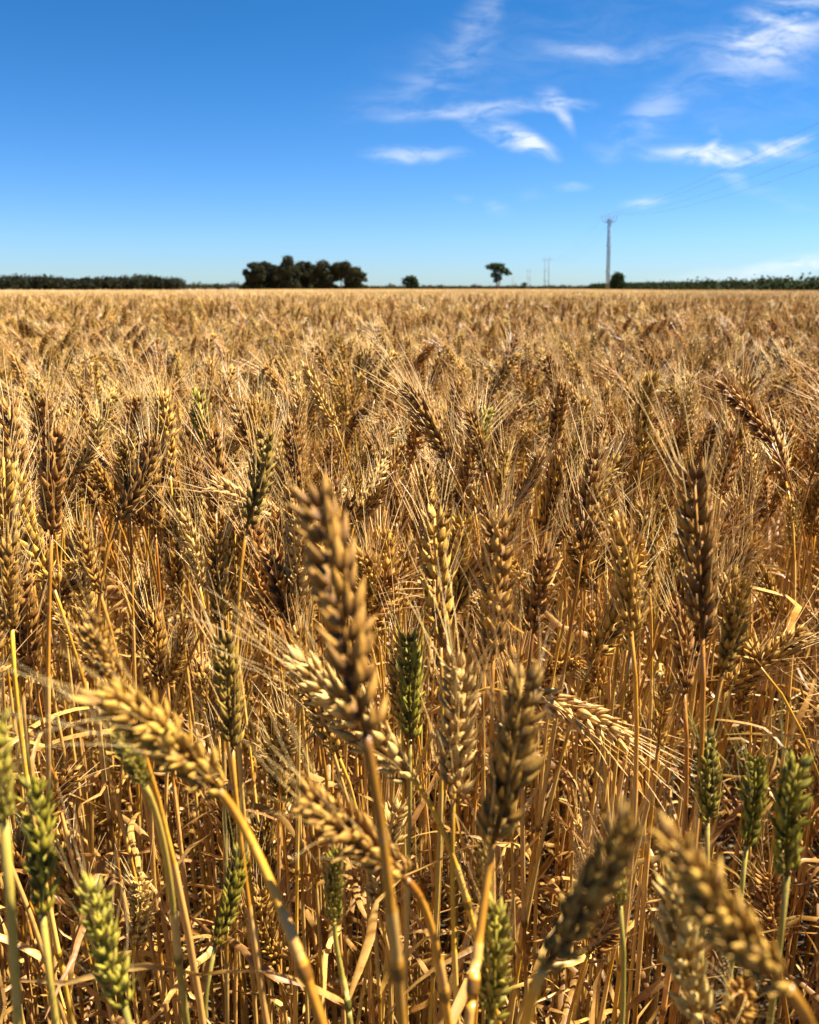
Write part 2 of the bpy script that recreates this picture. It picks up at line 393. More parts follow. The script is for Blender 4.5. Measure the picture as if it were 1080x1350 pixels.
#  tip x,y | base x,y | distance of base | tip distance / base distance | kind | variant | lower stem pixel (or None) | label
HEROES = [
 ((412, 622), (482, 968), .205, .98, 'brown', 0, (530, 1350, .26), 'tall blurred brown wheat ear standing close up in the middle, on a thick golden stem'),
 ((112, 898), (285, 1040), .265, .86, 'golden', 1, (425, 1350, .29), 'golden wheat ear tipped over to the left, awns streaming sideways, on a sloping yellow stem'),
 ((382, 1036), (535, 1160), .28, .88, 'golden', 6, (592, 1350, .33), 'bent golden wheat ear drooping left below the tall blurred ear, tip out of focus'),
 ((880, 1090), (1038, 1302), .20, .86, 'golden', 2, (1075, 1420, .25), 'very blurred yellow brown wheat ear hanging diagonally in the bottom right corner'),
 ((838, 1052), (718, 1275), .21, .90, 'olive', 1, (690, 1400, .26), 'blurred olive brown wheat ear leaning right, left of the diagonal corner ear'),
 ((692, 862), (650, 1112), .29, .92, 'olive', 4, (618, 1350, .30), 'narrow blurred dark olive wheat ear leaning right on a thin brown stem'),
 ((296, 828), (306, 985), .42, .97, 'olive', 0, None, 'upright wheat ear with bright yellow husks on its green gold left side'),
 ((810, 668), (832, 832), .44, .96, 'golden', 4, None, 'plump golden wheat ear upright with rows of sunlit husks on its right edge'),
 ((655, 668), (650, 862), .42, .95, 'brown', 7, None, 'long brown wheat ear standing upright right of the thin awned ear'),
 ((572, 660), (581, 845), .46, 1.0, 'golden', 7, None, 'slim golden wheat ear whose long white awns fan to the left'),
 ((914, 600), (926, 832), .42, .97, 'brown', 0, None, 'long dark brown wheat ear right of the plump golden ear'),
 ((985, 755), (953, 886), .46, .95, 'olive', 6, None, 'stout olive gold wheat ear leaning right in front of bare orange stems'),
 ((606, 850), (598, 1045), .37, .92, 'pale', 0, None, 'broad pale gold wheat ear with short awns flaring from its whole length'),
 ((76, 555), (68, 705), .52, .98, 'brown', 4, None, 'broad brown wheat ear upright on twin brown stems near the edge of the field view'),
 ((200, 570), (155, 684), .56, 1.0, 'brown', 3, None, 'dark brown wheat ear leaning right beside the broad brown ear'),
 ((284, 695), (290, 822), .52, .97, 'brown', 0, None, 'reddish brown wheat ear upright just behind the yellow husked ear'),
 ((352, 560), (326, 692), .50, 1.02, 'olive', 6, None, 'dark olive wheat ear leaning right, darkest of the ears in the upper crop'),
 ((404, 478), (442, 562), .78, .97, 'pale', 2, None, 'pale straw wheat ear nodding left above the dark olive ear, lit almost white'),
 ((508, 636), (450, 694), .62, .96, 'brown', 3, None, 'dark brown wheat ear leaning far right behind the tall blurred ear'),
 ((14, 700), (16, 830), .50, .97, 'golden', 1, None, 'golden wheat ear cut by the picture edge, below the broad brown ear'),
 ((112, 808), (160, 915), .33, .93, 'golden', 0, None, 'blurred golden wheat ear leaning left, just above the tipped over golden ear'),
 ((372, 850), (540, 1022), .36, .90, 'pale', 6, (628, 1235, .42), 'pale gold wheat ear leaning left behind the tall blurred ear, on a curved stem'),
 ((540, 826), (541, 975), .48, .98, 'green', 0, None, 'narrow dark green wheat ear upright in shade right of the tall blurred ear'),
 ((-6, 930), (6, 1085), .27, .95, 'lime', 1, None, 'blurred yellow green wheat ear cut in half by the picture edge'),
 ((38, 1012), (56, 1205), .33, .94, 'green', 1, None, 'blurred dark green wheat ear upright on a thin dark stem'),
 ((118, 1145), (164, 1325), .34, .90, 'lime', 7, None, 'light green wheat ear leaning left with plump pale husks, low in the stand'),
 ((318, 1105), (284, 1245), .46, .97, 'green', 6, None, 'slender dark green wheat ear on a dark green stem, among the dry stems'),
 ((447, 1108), (441, 1215), .42, .92, 'lime', 4, (462, 1350, .45), 'short green wheat ear on a grey green stem below the drooping golden ear'),
 ((655, 1180), (648, 1340), .35, .90, 'lime', 0, None, 'pale yellow green wheat ear upright in the sun, lowest of two stacked in line'),
 ((640, 1095), (634, 1195), .42, .93, 'olive', 7, None, 'small yellow green wheat ear half hidden behind the thin blurred olive ear stem'),
 ((885, 1128), (922, 1345), .32, .88, 'pale', 4, None, 'pale green gold wheat ear leaning left behind the diagonal corner ear'),
 ((930, 955), (933, 1085), .46, .97, 'green', 0, None, 'upright dark green wheat ear, leftmost of three awned green ears'),
 ((996, 985), (984, 1115), .44, .96, 'green', 6, None, 'awned green wheat ear in the middle of three green ears'),
 ((1056, 985), (1038, 1155), .36, .94, 'green', 6, None, 'largest awned green wheat ear, rightmost of three green ears'),
 ((806, 1095), (818, 1195), .40, .95, 'lime', 7, None, 'small green wheat ear half hidden behind the blurred olive brown ear'),
 ((978, 1296), (958, 1400), .36, .90, 'golden', 5, None, 'golden wheat ear tip rising from below the diagonal corner ear'),
 ((530, 505), (588, 604), .70, 1.0, 'brown', 2, None, 'brown wheat ear leaning left with a dense brush of awns'),
 ((612, 530), (640, 622), .72, .98, 'brown', 1, None, 'brown wheat ear upright next to the awn brushed ear'),
 ((742, 495), (728, 592), .72, .98, 'brown', 6, None, 'slim dark brown wheat ear leaning slightly right below the twin power poles'),
 ((868, 488), (848, 600), .70, .98, 'golden', 3, None, 'golden brown wheat ear leaning right above the plump golden ear'),
 ((788, 585), (768, 725), .56, .98, 'brown', 7, None, 'dark brown wheat ear directly behind and left of the plump golden ear'),
 ((722, 715), (703, 835), .48, .96, 'brown', 0, None, 'spiky brown wheat ear with short glinting awns between two upright ears'),
 ((712, 592), (676, 668), .64, .98, 'brown', 3, None, 'dark brown wheat ear tilted right above the long brown ear'),
 ((888, 780), (902, 915), .48, .98, 'brown', 4, None, 'shaded dark brown wheat ear under the long dark brown ear'),
 ((1046, 655), (1046, 722), .85, .98, 'pale', 0, None, 'tiny pale wheat ear standing alone among orange stems'),
 ((152, 962), (190, 1034), .31, .93, 'lime', 0, (242, 1320, .42), 'yellow green wheat ear seen end on beneath the tipped over golden ear'),
 ((242, 838), (218, 905), .56, .95, 'golden', 3, None, 'small golden wheat ear leaning right, left of the yellow husked ear'),
 ((103, 690), (132, 782), .56, .97, 'golden', 2, None, 'golden wheat ear leaning left below the dark brown leaning ear'),
 ((236, 672), (262, 770), .58, .98, 'pale', 2, None, 'pale awned wheat ear leaning left beside the reddish brown ear'),
 ((878, 905), (868, 985), .5, .95, 'golden', 5, None, 'small pink gold wheat ear hanging low among orange stems'),
]
hero_seg = []
for i, (tp, bp, db, kt, kind, var, low, label) in enumerate(HEROES):
    b = P(*bp, db); tp3 = P(*tp, db * kt); d = tp3 - b; g = np.random.default_rng(900 + i)
    sc = d.length / (EARL * (1.06 if var in (0, 1, 4, 6, 7) else 1.0)); mid = None
    if low:
        mid = P(*low); e = (mid - b).normalized(); root = mid + e * (mid.z / max(.3, -e.z)) * .8; root.z = 0
        root = mid.lerp(root, .75); root.z = 0
    else:
        h = Vector((d.x, d.y, 0)); root = Vector((b.x, b.y, 0)) - h * .5 + Vector((g.normal(0, .03), abs(g.normal(0, .03)) + .02, 0))
    near = db < .3
    wheat_plant(root, b, d, sc, kind, label, 'wheat ears one can tell apart', var, g.uniform(-.7, .7) + (math.pi if i % 2 else 0), mid,
                (.0019, .0013 if near else .0011), 0 if near else 2 if db > .4 else 1, 900 + i, i not in (0, 3), db < .37, {0: .86, 3: .92, 4: .9, 24: .85}.get(i, 1.0 if db < .3 else g.uniform(.86, 1.02)))
    hero_seg.append((tp, bp, db))

# ------------------------------------------------------------------ random stand of wheat
def field_in(x, y):
    return (x > -12.5 - .10 * y) & (x < 9 + .17 * y)

def proj(p):
    v = Vector(p) - Vector((0, 0, CAMZ)); a = R(-PITCH)
    f = v.y * math.cos(a) + v.z * math.sin(a); u = -v.y * math.sin(a) + v.z * math.cos(a)
    return 540 + F * v.x / f, 675 - F * u / f, f

def rand_shape(g):
    """ear base height, lean of the base from the root, ear direction"""
    h = float(np.clip(g.normal(.735, .038), .55, .785)); az = g.uniform(0, 2 * math.pi)
    off = abs(g.normal(0, .06)); tilt = abs(g.normal(0, R(16)))
    u = g.random()
    if u < .12: tilt = R(g.uniform(35, 60)); off += .03
    elif u < .135: tilt = R(g.uniform(70, 100)); off += .05; h -= .02
    if u > .76: h = g.uniform(.46, .71)
    b = np.array([math.cos(az) * off, math.sin(az) * off, h])
    d = np.array([math.cos(az) * math.sin(tilt), math.sin(az) * math.sin(tilt), math.cos(tilt)])
    return b, d

KP = [('golden', .40), ('brown', .365), ('pale', .14), ('olive', .08), ('lime', .012), ('green', .003)]
def rand_kind(g): return str(g.choice([k for k, _ in KP], p=np.array([w for _, w in KP]) / sum(w for _, w in KP)))

DENS = 600.0
def scatter(y0, y1, g):
    n = int(DENS * (y1 - y0) * 2 * (.53 * y1 + .75)); x = g.uniform(-1, 1, n) * (.53 * y1 + .75); y = g.uniform(y0, y1, n)
    k = np.abs(x) < .53 * y + .75
    return x[k], y[k]

def near_edge(x, y):
    if abs(x) > .53 * y + .07: return .06  # out-of-view plants beside the frame, added for the shade they cast
    return .40 + .06 * np.sin(x * 9) + .30 * np.clip((x - .12) / .25, 0, 1)

def blocked(b, d, x, y):
    """would this straw stand right in front of the lens, or hide one of the ears that show clearly?"""
    eye = (0, 0, CAMZ)
    for q in (-.12, -.06, 0, .035, .07, .11):
        e = b + d * q; ex, ey, ef = proj(e)
        if ef < .03 and abs(e[0]) < .25: return True
        if ef > .03 and -150 < ex < 1230 and ey < 1450 and math.dist(e, eye) < (.43 if 60 < ex < 960 else .52): return True
    c0 = b + d * .035; dc = math.dist(c0, eye); px, py, _ = proj(c0)
    for t0, t1, hd in hero_seg:
        if dc < hd + .03:
            ax, ay = t1[0] - t0[0], t1[1] - t0[1]; k = max(0, min(1, ((px - t0[0]) * ax + (py - t0[1]) * ay) / (ax * ax + ay * ay)))
            if math.hypot(px - t0[0] - k * ax, py - t0[1] - k * ay) < 30 + 18 / dc: return True
    ex, ey, ef = proj((x, y, .5))
    return ef < .34 and -60 < ex < 1140

g = np.random.default_rng(21)
cand = []
xs, ys = scatter(.06, 1.9, g)
for x, y in zip(xs, ys):
    if y < near_edge(x, y): continue
    b, d = rand_shape(g); kind = rand_kind(g)
    if y < .42 and abs(x) > .53 * y + .05: b = b * .76          # unseen wheat beside the camera, shortened to shade stems but not the ears
    b = b + np.array([x, y, 0]); tip = b + d * EARL; px, py, f = proj(b + d * .035)
    if blocked(b, d, x, y): continue
    seen = -20 < px < 1100 and py < 1340
    cand.append((math.dist(b, (0, 0, CAMZ)), seen, x, y, b, d, kind, px, py))
seen = sorted([c for c in cand if c[1]], key=lambda c: c[0])
NIND = 300 - len(HEROES)
chosen = seen[:NIND]; R_IND = chosen[-1][0]
rest = [c for c in cand if not c[1]] + seen[NIND:]

# labels for the chosen ones: colour, lean, and what they stand beside
ANCH = [(447, 790, 'the tall blurred brown ear'), (200, 970, 'the tipped over golden ear'), (460, 1100, 'the drooping golden ear'), (960, 1200, 'the diagonal corner ear'),
        (778, 1160, 'the blurred olive brown ear'), (670, 990, 'the narrow blurred olive ear'), (300, 905, 'the yellow husked ear'), (820, 750, 'the plump golden ear'),
        (652, 765, 'the long upright brown ear'), (575, 750, 'the white awned slim ear'), (920, 715, 'the long dark brown ear'), (970, 820, 'the stout olive gold ear'),
        (602, 950, 'the broad pale gold ear'), (72, 630, 'the broad brown ear'), (178, 628, 'the dark ear leaning right'), (340, 626, 'the dark olive ear'),
        (420, 520, 'the whitish nodding ear'), (990, 1050, 'the three green ears'), (140, 1235, 'the light green leaning ear'), (300, 1175, 'the slender dark green ear'),
        (735, 545, 'the slim dark ear below the poles'), (560, 555, 'the awn brushed brown ear'), (858, 545, 'the golden brown leaning ear'), (1046, 690, 'the tiny pale ear')]
CW = {'golden': 'golden', 'brown': 'brown', 'pale': 'pale straw', 'olive': 'olive gold', 'lime': 'yellow green', 'green': 'green'}
ORD = ['', 'second ', 'third ', 'fourth ', 'fifth ', 'sixth ', 'seventh ', 'eighth ', 'ninth ', 'tenth ', 'eleventh ', 'twelfth ']
keyed = {}
for ci, c in enumerate(chosen):
    px, py, d = c[7], c[8], c[5]
    ax, ay, an = min(ANCH, key=lambda a: (a[0] - px) ** 2 + (a[1] - py) ** 2); dx, dy = px - ax, py - ay
    rel = ('left of' if dx < 0 else 'right of') if abs(dx) > abs(dy) else ('above' if dy < 0 else 'below')
    tl = math.degrees(math.acos(max(-1, min(1, d[2]))))
    lean = 'upright' if tl < 14 else ('nodding ' if tl > 60 else 'leaning ') + (('left' if d[0] < 0 else 'right') if abs(d[0]) > .6 * abs(d[1]) else ('away' if d[1] > 0 else 'forward'))
    keyed.setdefault((CW[c[6]], lean, rel, an), []).append((math.hypot(dx, dy), ci))
labels = {}
for (cw, lean, rel, an), L in keyed.items():
    for k, (_, ci) in enumerate(sorted(L)):
        labels[ci] = f'{ORD[k]}{cw} wheat ear {lean}, {rel} {an}' if k == 0 else f'{ORD[min(k, 11)]}nearest {cw} wheat ear {lean}, {rel} {an}'
for ci, c in enumerate(chosen):
    gg = np.random.default_rng(5000 + ci)
    wheat_plant((c[2], c[3], 0), Vector(c[4]), Vector(c[5]), gg.uniform(.74, 1.2), c[6], labels[ci], 'bearded wheat of the near stand',
                int(gg.integers(14)), gg.uniform(0, 6.28), None, (.0016, .0010), int(gg.integers(2, 5)), 5000 + ci)

# ---- prototypes for the countless rest (never linked to the scene: they only lend their mesh to the field's instances)
PC = bpy.data.collections.new('wheat_kinds')
ALLM = list(M.values()); MI = {k: i for i, k in enumerate(M)}
def proto(name, seed, lod, kind):
    gg = np.random.default_rng(seed); em, am, sm, lm = KINDS[kind]; mb = MB(); b, d = rand_shape(gg)
    pts = stem_pts((0, 0, -.02), b, d, 14 if lod < 2 else 8)
    mb.merge(stem_mb(pts, .0016, .0010, 6 if lod < 2 else 4), lambda k: MI[sm])
    e, a = ear_geo(seed, (gg.normal(0, .15), gg.normal(0, .4)), lod, .041, 1.2 if lod < 2 else 1.6)
    X = Matrix.Translation(Vector(b)) @ quat_for(d, gg.uniform(0, 6.28)).to_matrix().to_4x4()
    mb.merge(e, lambda k: MI[em], X); mb.merge(a, lambda k: MI[am], X)
    for k in range(int(gg.integers(2, 6)) if lod < 2 else 3):
        lf = MB(); ribbon(lf, gg, gg.uniform(.10, .22), gg.uniform(.003, .0062), gg.uniform(1.2, 4.2), gg.uniform(-4, 4), 10 if lod < 2 else 5)
        p = pts[int(gg.uniform(.10, .70) * (len(pts) - 1))]
        Y = Matrix.Translation(Vector(p)) @ Matrix.Rotation(gg.uniform(0, 6.28), 4, 'Z')
        mb.merge(lf, lambda k: MI[lm], Y)
    return mb
def proto_obj(name, mb):
    o = bpy.data.objects.new(name, mb.mesh(name, ALLM)); PC.objects.link(o)

NH, NM, NP1, NP2 = 16, 14, 4, 4
kinds_h = ['golden', 'brown', 'golden', 'brown', 'pale', 'golden', 'brown', 'olive', 'golden', 'brown', 'pale', 'golden', 'brown', 'golden', 'golden', 'brown']
for k in range(NH): proto_obj('wheat_a_%02d' % k, proto('', 1000 + k, 1, kinds_h[k]))
for k in range(NM): proto_obj('wheat_b_%02d' % k, proto('', 2000 + k, 2, kinds_h[k]))
def patch(seed, size, n, coarse):
    gg = np.random.default_rng(seed); mb = MB(); lib = {}
    for q in range(6):
        e, a = ear_geo(seed + q, (0, gg.normal(0, .4)), 3, .05, 3.6); lib[q] = (e, a)
    for i in range(n):
        b, d = rand_shape(gg); b = b + np.array([gg.uniform(-.5, .5) * size, gg.uniform(-.5, .5) * size, 0]); kd = rand_kind(gg); em, am, sm, lm = KINDS[kd]
        if coarse:
            s = np.cross(d, gg.normal(0, 1, 3)); s /= np.linalg.norm(s); w = .013; s2 = np.cross(d, s)
            A = b; T = b + d * .085; V = [A, T] + [b + d * .035 + w * q for q in (s, s2, -s, -s2)]
            mb.add(V, [(0, 2, 3), (0, 3, 4), (0, 4, 5), (0, 5, 2), (1, 3, 2), (1, 4, 3), (1, 5, 4), (1, 2, 5)], MI[em])
            for q in range(2):
                u = d + gg.normal(0, .18, 3); u /= np.linalg.norm(u); o = b + d * .04; sd = np.cross(u, gg.normal(0, 1, 3)); sd *= .0024 / np.linalg.norm(sd)
                mb.add([o - sd, o + sd, o + u * .085], [(0, 1, 2)], MI[am])
        else:
            e, a = lib[int(gg.integers(6))]; X = Matrix.Translation(Vector(b)) @ quat_for(d, gg.uniform(0, 6.28)).to_matrix().to_4x4()
            mb.merge(e, lambda k: MI[em], X); mb.merge(a, lambda k: MI[am], X)
        u = gg.normal(0, 1, 3); u[2] = 0; u *= .0022 / np.linalg.norm(u); r = b * np.array([1, 1, .15])
        mb.add([r - u, r + u, b + u * .7, b - u * .7], [(0, 1, 2, 3)], MI[sm])
    return mb
for k in range(NP1): proto_obj('wheat_c_%02d' % k, patch(3000 + 10 * k, 1.0, 330, False))
for k in range(NP2): proto_obj('wheat_d_%02d' % k, patch(4000 + 10 * k, 4.0, 2600, True))

pos, rot, scl, idx = [], [], [], []
def put(x, y, i, s=1.0, tilt=.05, rz=None, gg=g):
    pos.append((x, y, 0)); rot.append((gg.normal(0, tilt), gg.normal(0, tilt), gg.uniform(0, 6.28) if rz is None else rz)); scl.append(s); idx.append(i)
SHAPES = [rand_shape(np.random.default_rng(1000 + k)) for k in range(NH)]
for c in rest:
    x, y = c[2], c[3]
    for _ in range(5):
        k = int(g.integers(NH)); rz = g.uniform(0, 6.28); sc = g.uniform(.94, 1.06) * (.76 if y < .42 and abs(x) > .53 * y + .05 else 1)
        if y > 1.0: break
        Q = np.array(Matrix.Rotation(rz, 3, 'Z'))
        if not blocked(Q @ SHAPES[k][0] * sc + np.array([x, y, 0]), Q @ SHAPES[k][1], x, y): break
    else: continue
    put(x, y, k, sc, .03, rz)
xs, ys = scatter(1.9, 2.8, g)
for x, y in zip(xs, ys): put(x, y, int(g.integers(NH)), g.uniform(.94, 1.06))
xs, ys = scatter(2.8, 9.0, g)
for x, y in zip(xs, ys): put(x, y, NH + int(g.integers(NM)), g.uniform(.93, 1.07))
for yy in np.arange(9.5, 40.5, 1.0):
    for xx in np.arange(-24, 25, 1.0):
        if abs(xx) < .56 * yy + 2 and field_in(xx, yy): put(xx, yy, NH + NM + int(g.integers(NP1)), g.uniform(.96, 1.05), .004, int(g.integers(4)) * math.pi / 2)
for yy in np.arange(43, 330, 4.0):
    for xx in np.arange(-180, 181, 4.0):
        if abs(xx) < .56 * yy + 4 and field_in(xx, yy): put(xx, yy, NH + NM + NP1 + int(g.integers(NP2)), g.uniform(.97, 1.03), .002, int(g.integers(4)) * math.pi / 2)

def instancer(name, pos, rot, scl, idx, coll):
    me = bpy.data.meshes.new(name); me.from_pydata(pos, [], [])
    a = me.attributes.new('rot', 'FLOAT_VECTOR', 'POINT'); a.data.foreach_set('vector', np.array(rot, float).ravel())
    a = me.attributes.new('scl', 'FLOAT', 'POINT'); a.data.foreach_set('value', np.array(scl, float))
    a = me.attributes.new('idx', 'INT', 'POINT'); a.data.foreach_set('value', np.array(idx, np.int32))
    o = bpy.data.objects.new(name, me); COL.objects.link(o)
    ng = bpy.data.node_groups.new(name, 'GeometryNodeTree')
    ng.interface.new_socket('Geometry', in_out='INPUT', socket_type='NodeSocketGeometry'); ng.interface.new_socket('Geometry', in_out='OUTPUT', socket_type='NodeSocketGeometry')
    b = NB(ng); gi = b.new('NodeGroupInput'); go = b.new('NodeGroupOutput'); ip = b.new('GeometryNodeInstanceOnPoints')
    ci = b.new('GeometryNodeCollectionInfo'); ci.inputs['Collection'].default_value = coll; ci.inputs['Separate Children'].default_value = True; ci.inputs['Reset Children'].default_value = True
    def att(n, t):
        q = b.new('GeometryNodeInputNamedAttribute', data_type=t); q.inputs['Name'].default_value = n; return q.outputs['Attribute']
    er = b.new('FunctionNodeEulerToRotation'); b.l.new(att('rot', 'FLOAT_VECTOR'), er.inputs[0])
    b.l.new(gi.outputs[0], ip.inputs['Points']); b.l.new(ci.outputs[0], ip.inputs['Instance']); ip.inputs['Pick Instance'].default_value = True
    b.l.new(att('idx', 'INT'), ip.inputs['Instance Index']); b.l.new(er.outputs[0], ip.inputs['Rotation'])
    b.l.new(att('scl', 'FLOAT'), ip.inputs['Scale']); b.l.new(ip.outputs[0], go.inputs[0])
    md = o.modifiers.new('scatter', 'NODES'); md.node_group = ng
    return o
wf = instancer('wheat_crop', pos, rot, scl, idx, PC)
wf['kind'] = 'stuff'; wf['label'] = 'ripe golden wheat crop stretching away to the horizon'; wf['category'] = 'wheat crop'

# ------------------------------------------------------------------ straw litter on the soil
LC = bpy.data.collections.new('litter_kinds')
for k in range(12):
    gg = np.random.default_rng(600 + k); mb = MB()
    if k < 5: tube(mb, [(0, 0, .002), (.04, gg.normal(0, .004), .004), (.09 + .05 * gg.random(), gg.normal(0, .008), .003)], [.0017, .0018, .0014], 5, 0)
    elif k > 9: tube(mb, [(0, 0, 0), (.12, gg.normal(0, .01), .01), (.24, gg.normal(0, .02), .0), (.30, gg.normal(0, .03), -.01)], [.0016, .0016, .0013, .0011], 5, 0)
    elif k > 7: ribbon(mb, gg, gg.uniform(.18, .28), gg.uniform(.003, .006), gg.uniform(.3, 1.4), gg.uniform(-5, 5), 14)
    else: ribbon(mb, gg, gg.uniform(.05, .13), gg.uniform(.002, .0055), gg.uniform(.5, 3.4), gg.uniform(-5, 5), 12)
    o = bpy.data.objects.new('litter_%02d' % k, mb.mesh('litter', [M['litter_tan'] if k % 3 else M['leaf_brown']])); LC.objects.link(o)
lp, lr, ls, li = [], [], [], []
for q in range(6800):
    y = g.uniform(.25, 2.6); x = g.uniform(-1, 1) * (.55 * y + .5); z = abs(g.normal(0, .05)) if q % 3 else min(.4, abs(g.normal(0, .2)))
    lp.append((x, y, z + .004)); lr.append((g.normal(0, .5), g.normal(0, .5) - .35 * (q % 2), g.uniform(0, 6.28))); ls.append(g.uniform(.6, 1.3)); li.append(int(g.integers(12)))
lo = instancer('straw_litter', lp, lr, ls, li, LC)
lo['kind'] = 'stuff'; lo['label'] = 'broken straw and curled dead leaves lying between the stems'; lo['category'] = 'straw litter'

# ------------------------------------------------------------------ ground
def ground():
    def fn(b, p):
        geo = b.new('ShaderNodeNewGeometry'); pn = geo.outputs['Position']
        soil = b.mix(b.noise(pn, 30, 6, .65), (.014, .008, .005), (.050, .030, .016))
        stub = b.mix(b.noise(pn, .05, 6, .6), (.22, .14, .06), (.38, .27, .12))
        col = b.mix(b.ramp(b.noise(pn, 4, 4), .35, .7), soil, b.mix(.5, soil, stub))
        sep = b.new('ShaderNodeSeparateXYZ'); b.l.new(pn, sep.inputs[0])
        col = b.mix(b.ramp(sep.outputs[1], 8, 30), col, stub)
        b.l.new(col, p.inputs['Base Color']); p.inputs['Roughness'].default_value = .95
        bp = b.new('ShaderNodeBump'); bp.inputs['Strength'].default_value = .8; bp.inputs['Distance'].default_value = .02
        b.l.new(b.noise(pn, 45, 6, .7), bp.inputs['Height']); b.l.new(bp.outputs[0], p.inputs['Normal'])
    m = mat('soil', fn); mb = MB()
    S = 9000; mb.add([(-S, -200, 0), (S, -200, 0), (S, S, 0), (-S, S, 0)], [(0, 1, 2, 3)])
    o = bpy.data.objects.new('ground', mb.mesh('ground', [m], smooth=False)); COL.objects.link(o)
    o['kind'] = 'structure'; o['label'] = 'brown soil of the wheat paddock'
ground()

# ------------------------------------------------------------------ trees and bushes on the horizon
def leafmat(name, a, c):
    def fn(b, p):
        ar = b.new('ShaderNodeAttribute', attribute_name='rr')
        col = b.mix(ar.outputs['Fac'], a, c); b.l.new(col, p.inputs['Base Color']); p.inputs['Roughness'].default_value = .8; p.inputs['Specular IOR Level'].default_value = .08
        return translucent(b, p, col, .15)
    return mat(name, fn)
LM = leafmat('gum_leaves', (.014, .017, .007), (.060, .056, .025)); LM2 = leafmat('bush_leaves', (.018, .032, .010), (.045, .060, .018)); LM4 = leafmat('wood_leaves', (.010, .012, .006), (.030, .030, .014)); LM3 = leafmat('shrub_leaves', (.010, .018, .005), (.032, .040, .010))
def barkfn(b, p):
    tc = b.new('ShaderNodeTexCoord'); mp = b.new('ShaderNodeMapping'); b.l.new(tc.outputs['Object'], mp.inputs[0]); mp.inputs['Scale'].default_value = (3, 3, .5)
    b.l.new(b.mix(b.noise(mp.outputs[0], 1, 4), (.05, .035, .025), (.20, .16, .12)), p.inputs['Base Color']); p.inputs['Roughness'].default_value = .9
BARK = mat('bark', barkfn)

def leaf_cloud(mb, g, c, r, n, size, shell=.55):
    """n leaf sprays through an ellipsoid"""
    u = g.normal(0, 1, (n, 3)); u /= np.linalg.norm(u, axis=1)[:, None]; q = g.uniform(shell, 1, n) ** .6
    k = g.random(n) < .3; q[k] *= g.uniform(.9, 1.45, k.sum())
    p = np.array(c) + u * q[:, None] * np.array(r)
    a = g.normal(0, 1, (n, 3)); a /= np.linalg.norm(a, axis=1)[:, None]; b = np.cross(a, g.normal(0, 1, (n, 3))); b /= np.linalg.norm(b, axis=1)[:, None]
    s = size * g.uniform(.5, 1.3, n)[:, None]
    V = np.stack([p - a * s, p + b * s * .5, p + a * s, p - b * s * .5], 1).reshape(-1, 3)
    mb.v.append(V); mb.f += [(mb.n + 4 * i, mb.n + 4 * i + 1, mb.n + 4 * i + 2, mb.n + 4 * i + 3) for i in range(n)]
    mb.m += [0] * n; mb.t.append(np.full(4 * n, .5)); mb.r.append(np.repeat(g.random(n), 4)); mb.n += 4 * n

def at(px, d):            # ground point under a photo column, d metres out
    return ((px - 540) / F * (d * math.cos(R(PITCH)) + CAMZ * math.sin(R(PITCH))), d)

def tree(name, loc, blobs, limbs, leaf, size, label, cat, group=None, dens=1.0, seed=0):
    """blobs: (x, y, z, rx, ry, rz) in metres from the foot; limbs: polylines with radii"""
    g = np.random.default_rng(seed); t = bpy.data.objects.new(name, None); COL.objects.link(t); t.location = (*loc, 0)
    t['label'] = label; t['category'] = cat
    if group: t['group'] = group
    mb = MB()
    for pts, r0, r1 in limbs: tube(mb, pts, np.linspace(r0, r1, len(pts)), 7)
    o = bpy.data.objects.new('trunk', mb.mesh('trunk', [BARK])); COL.objects.link(o); o.parent = t
    mb = MB()
    for x, y, z, rx, ry, rz in blobs:
        leaf_cloud(mb, g, (x, y, z), (rx, ry, rz), int(dens * 60 * (rx * ry * rz) ** .67 / size ** 2 * .35) + 30, size)
    o = bpy.data.objects.new('crown', mb.mesh('crown', [leaf], smooth=False)); COL.objects.link(o); o.parent = t

def gum(px, d, h, w, label, seed, lean=0.0, bare=.35, group='gum trees of the clump', **kw):
    g = np.random.default_rng(seed); x, y = at(px, d); blobs = []; limbs = []
    th = h * bare; top = np.array([lean * h * .3, 0, h * .8])
    limbs.append(([(0, 0, -.2), (lean * h * .05, 0, th * .6), (lean * h * .12, .1, th), tuple(top * [.6, 1, .8])], .035 * h * .6, .012 * h))
    nb = 13
    for k in range(nb):
        a = 2 * math.pi * k / nb + g.uniform(-.4, .4); rr = w * .5 * g.uniform(.25, .80); z = h * g.uniform(bare + .12, .90); s = w * g.uniform(.12, .22)
        c = (lean * z * .3 + math.cos(a) * rr, math.sin(a) * rr, z); blobs.append((*c, s, s, s * g.uniform(.55, .85)))
        limbs.append(([(lean * h * .1, 0, th * g.uniform(.6, 1)), tuple(np.array(c) * [.55, .55, .72]), c], .012 * h, .004 * h))
    blobs.append((lean * h * .3, 0, h * .86, w * .30, w * .28, h * .13))
    for k in range(13):
        blobs.append((g.uniform(-.40, .40) * w, g.uniform(-.3, .3) * w, h * g.uniform(max(.10, bare - .12), bare + .3), w * g.uniform(.18, .26), w * .2, h * g.uniform(.09, .15)))
    for k in range(6):
        blobs.append((g.uniform(-.55, .55) * w, g.uniform(-.3, .3) * w, h * g.uniform(.45, .72), w * .16, w * .16, h * .10))
    for k in range(7 if bare < .4 else 2):
        blobs.append((g.uniform(-.42, .42) * w, g.uniform(-.3, .3) * w, h * .13, w * .24, w * .2, h * .11))
    tree('gum_tree', (x, y), blobs, limbs, LM, .36, label, 'tree', group, seed=seed, **kw)

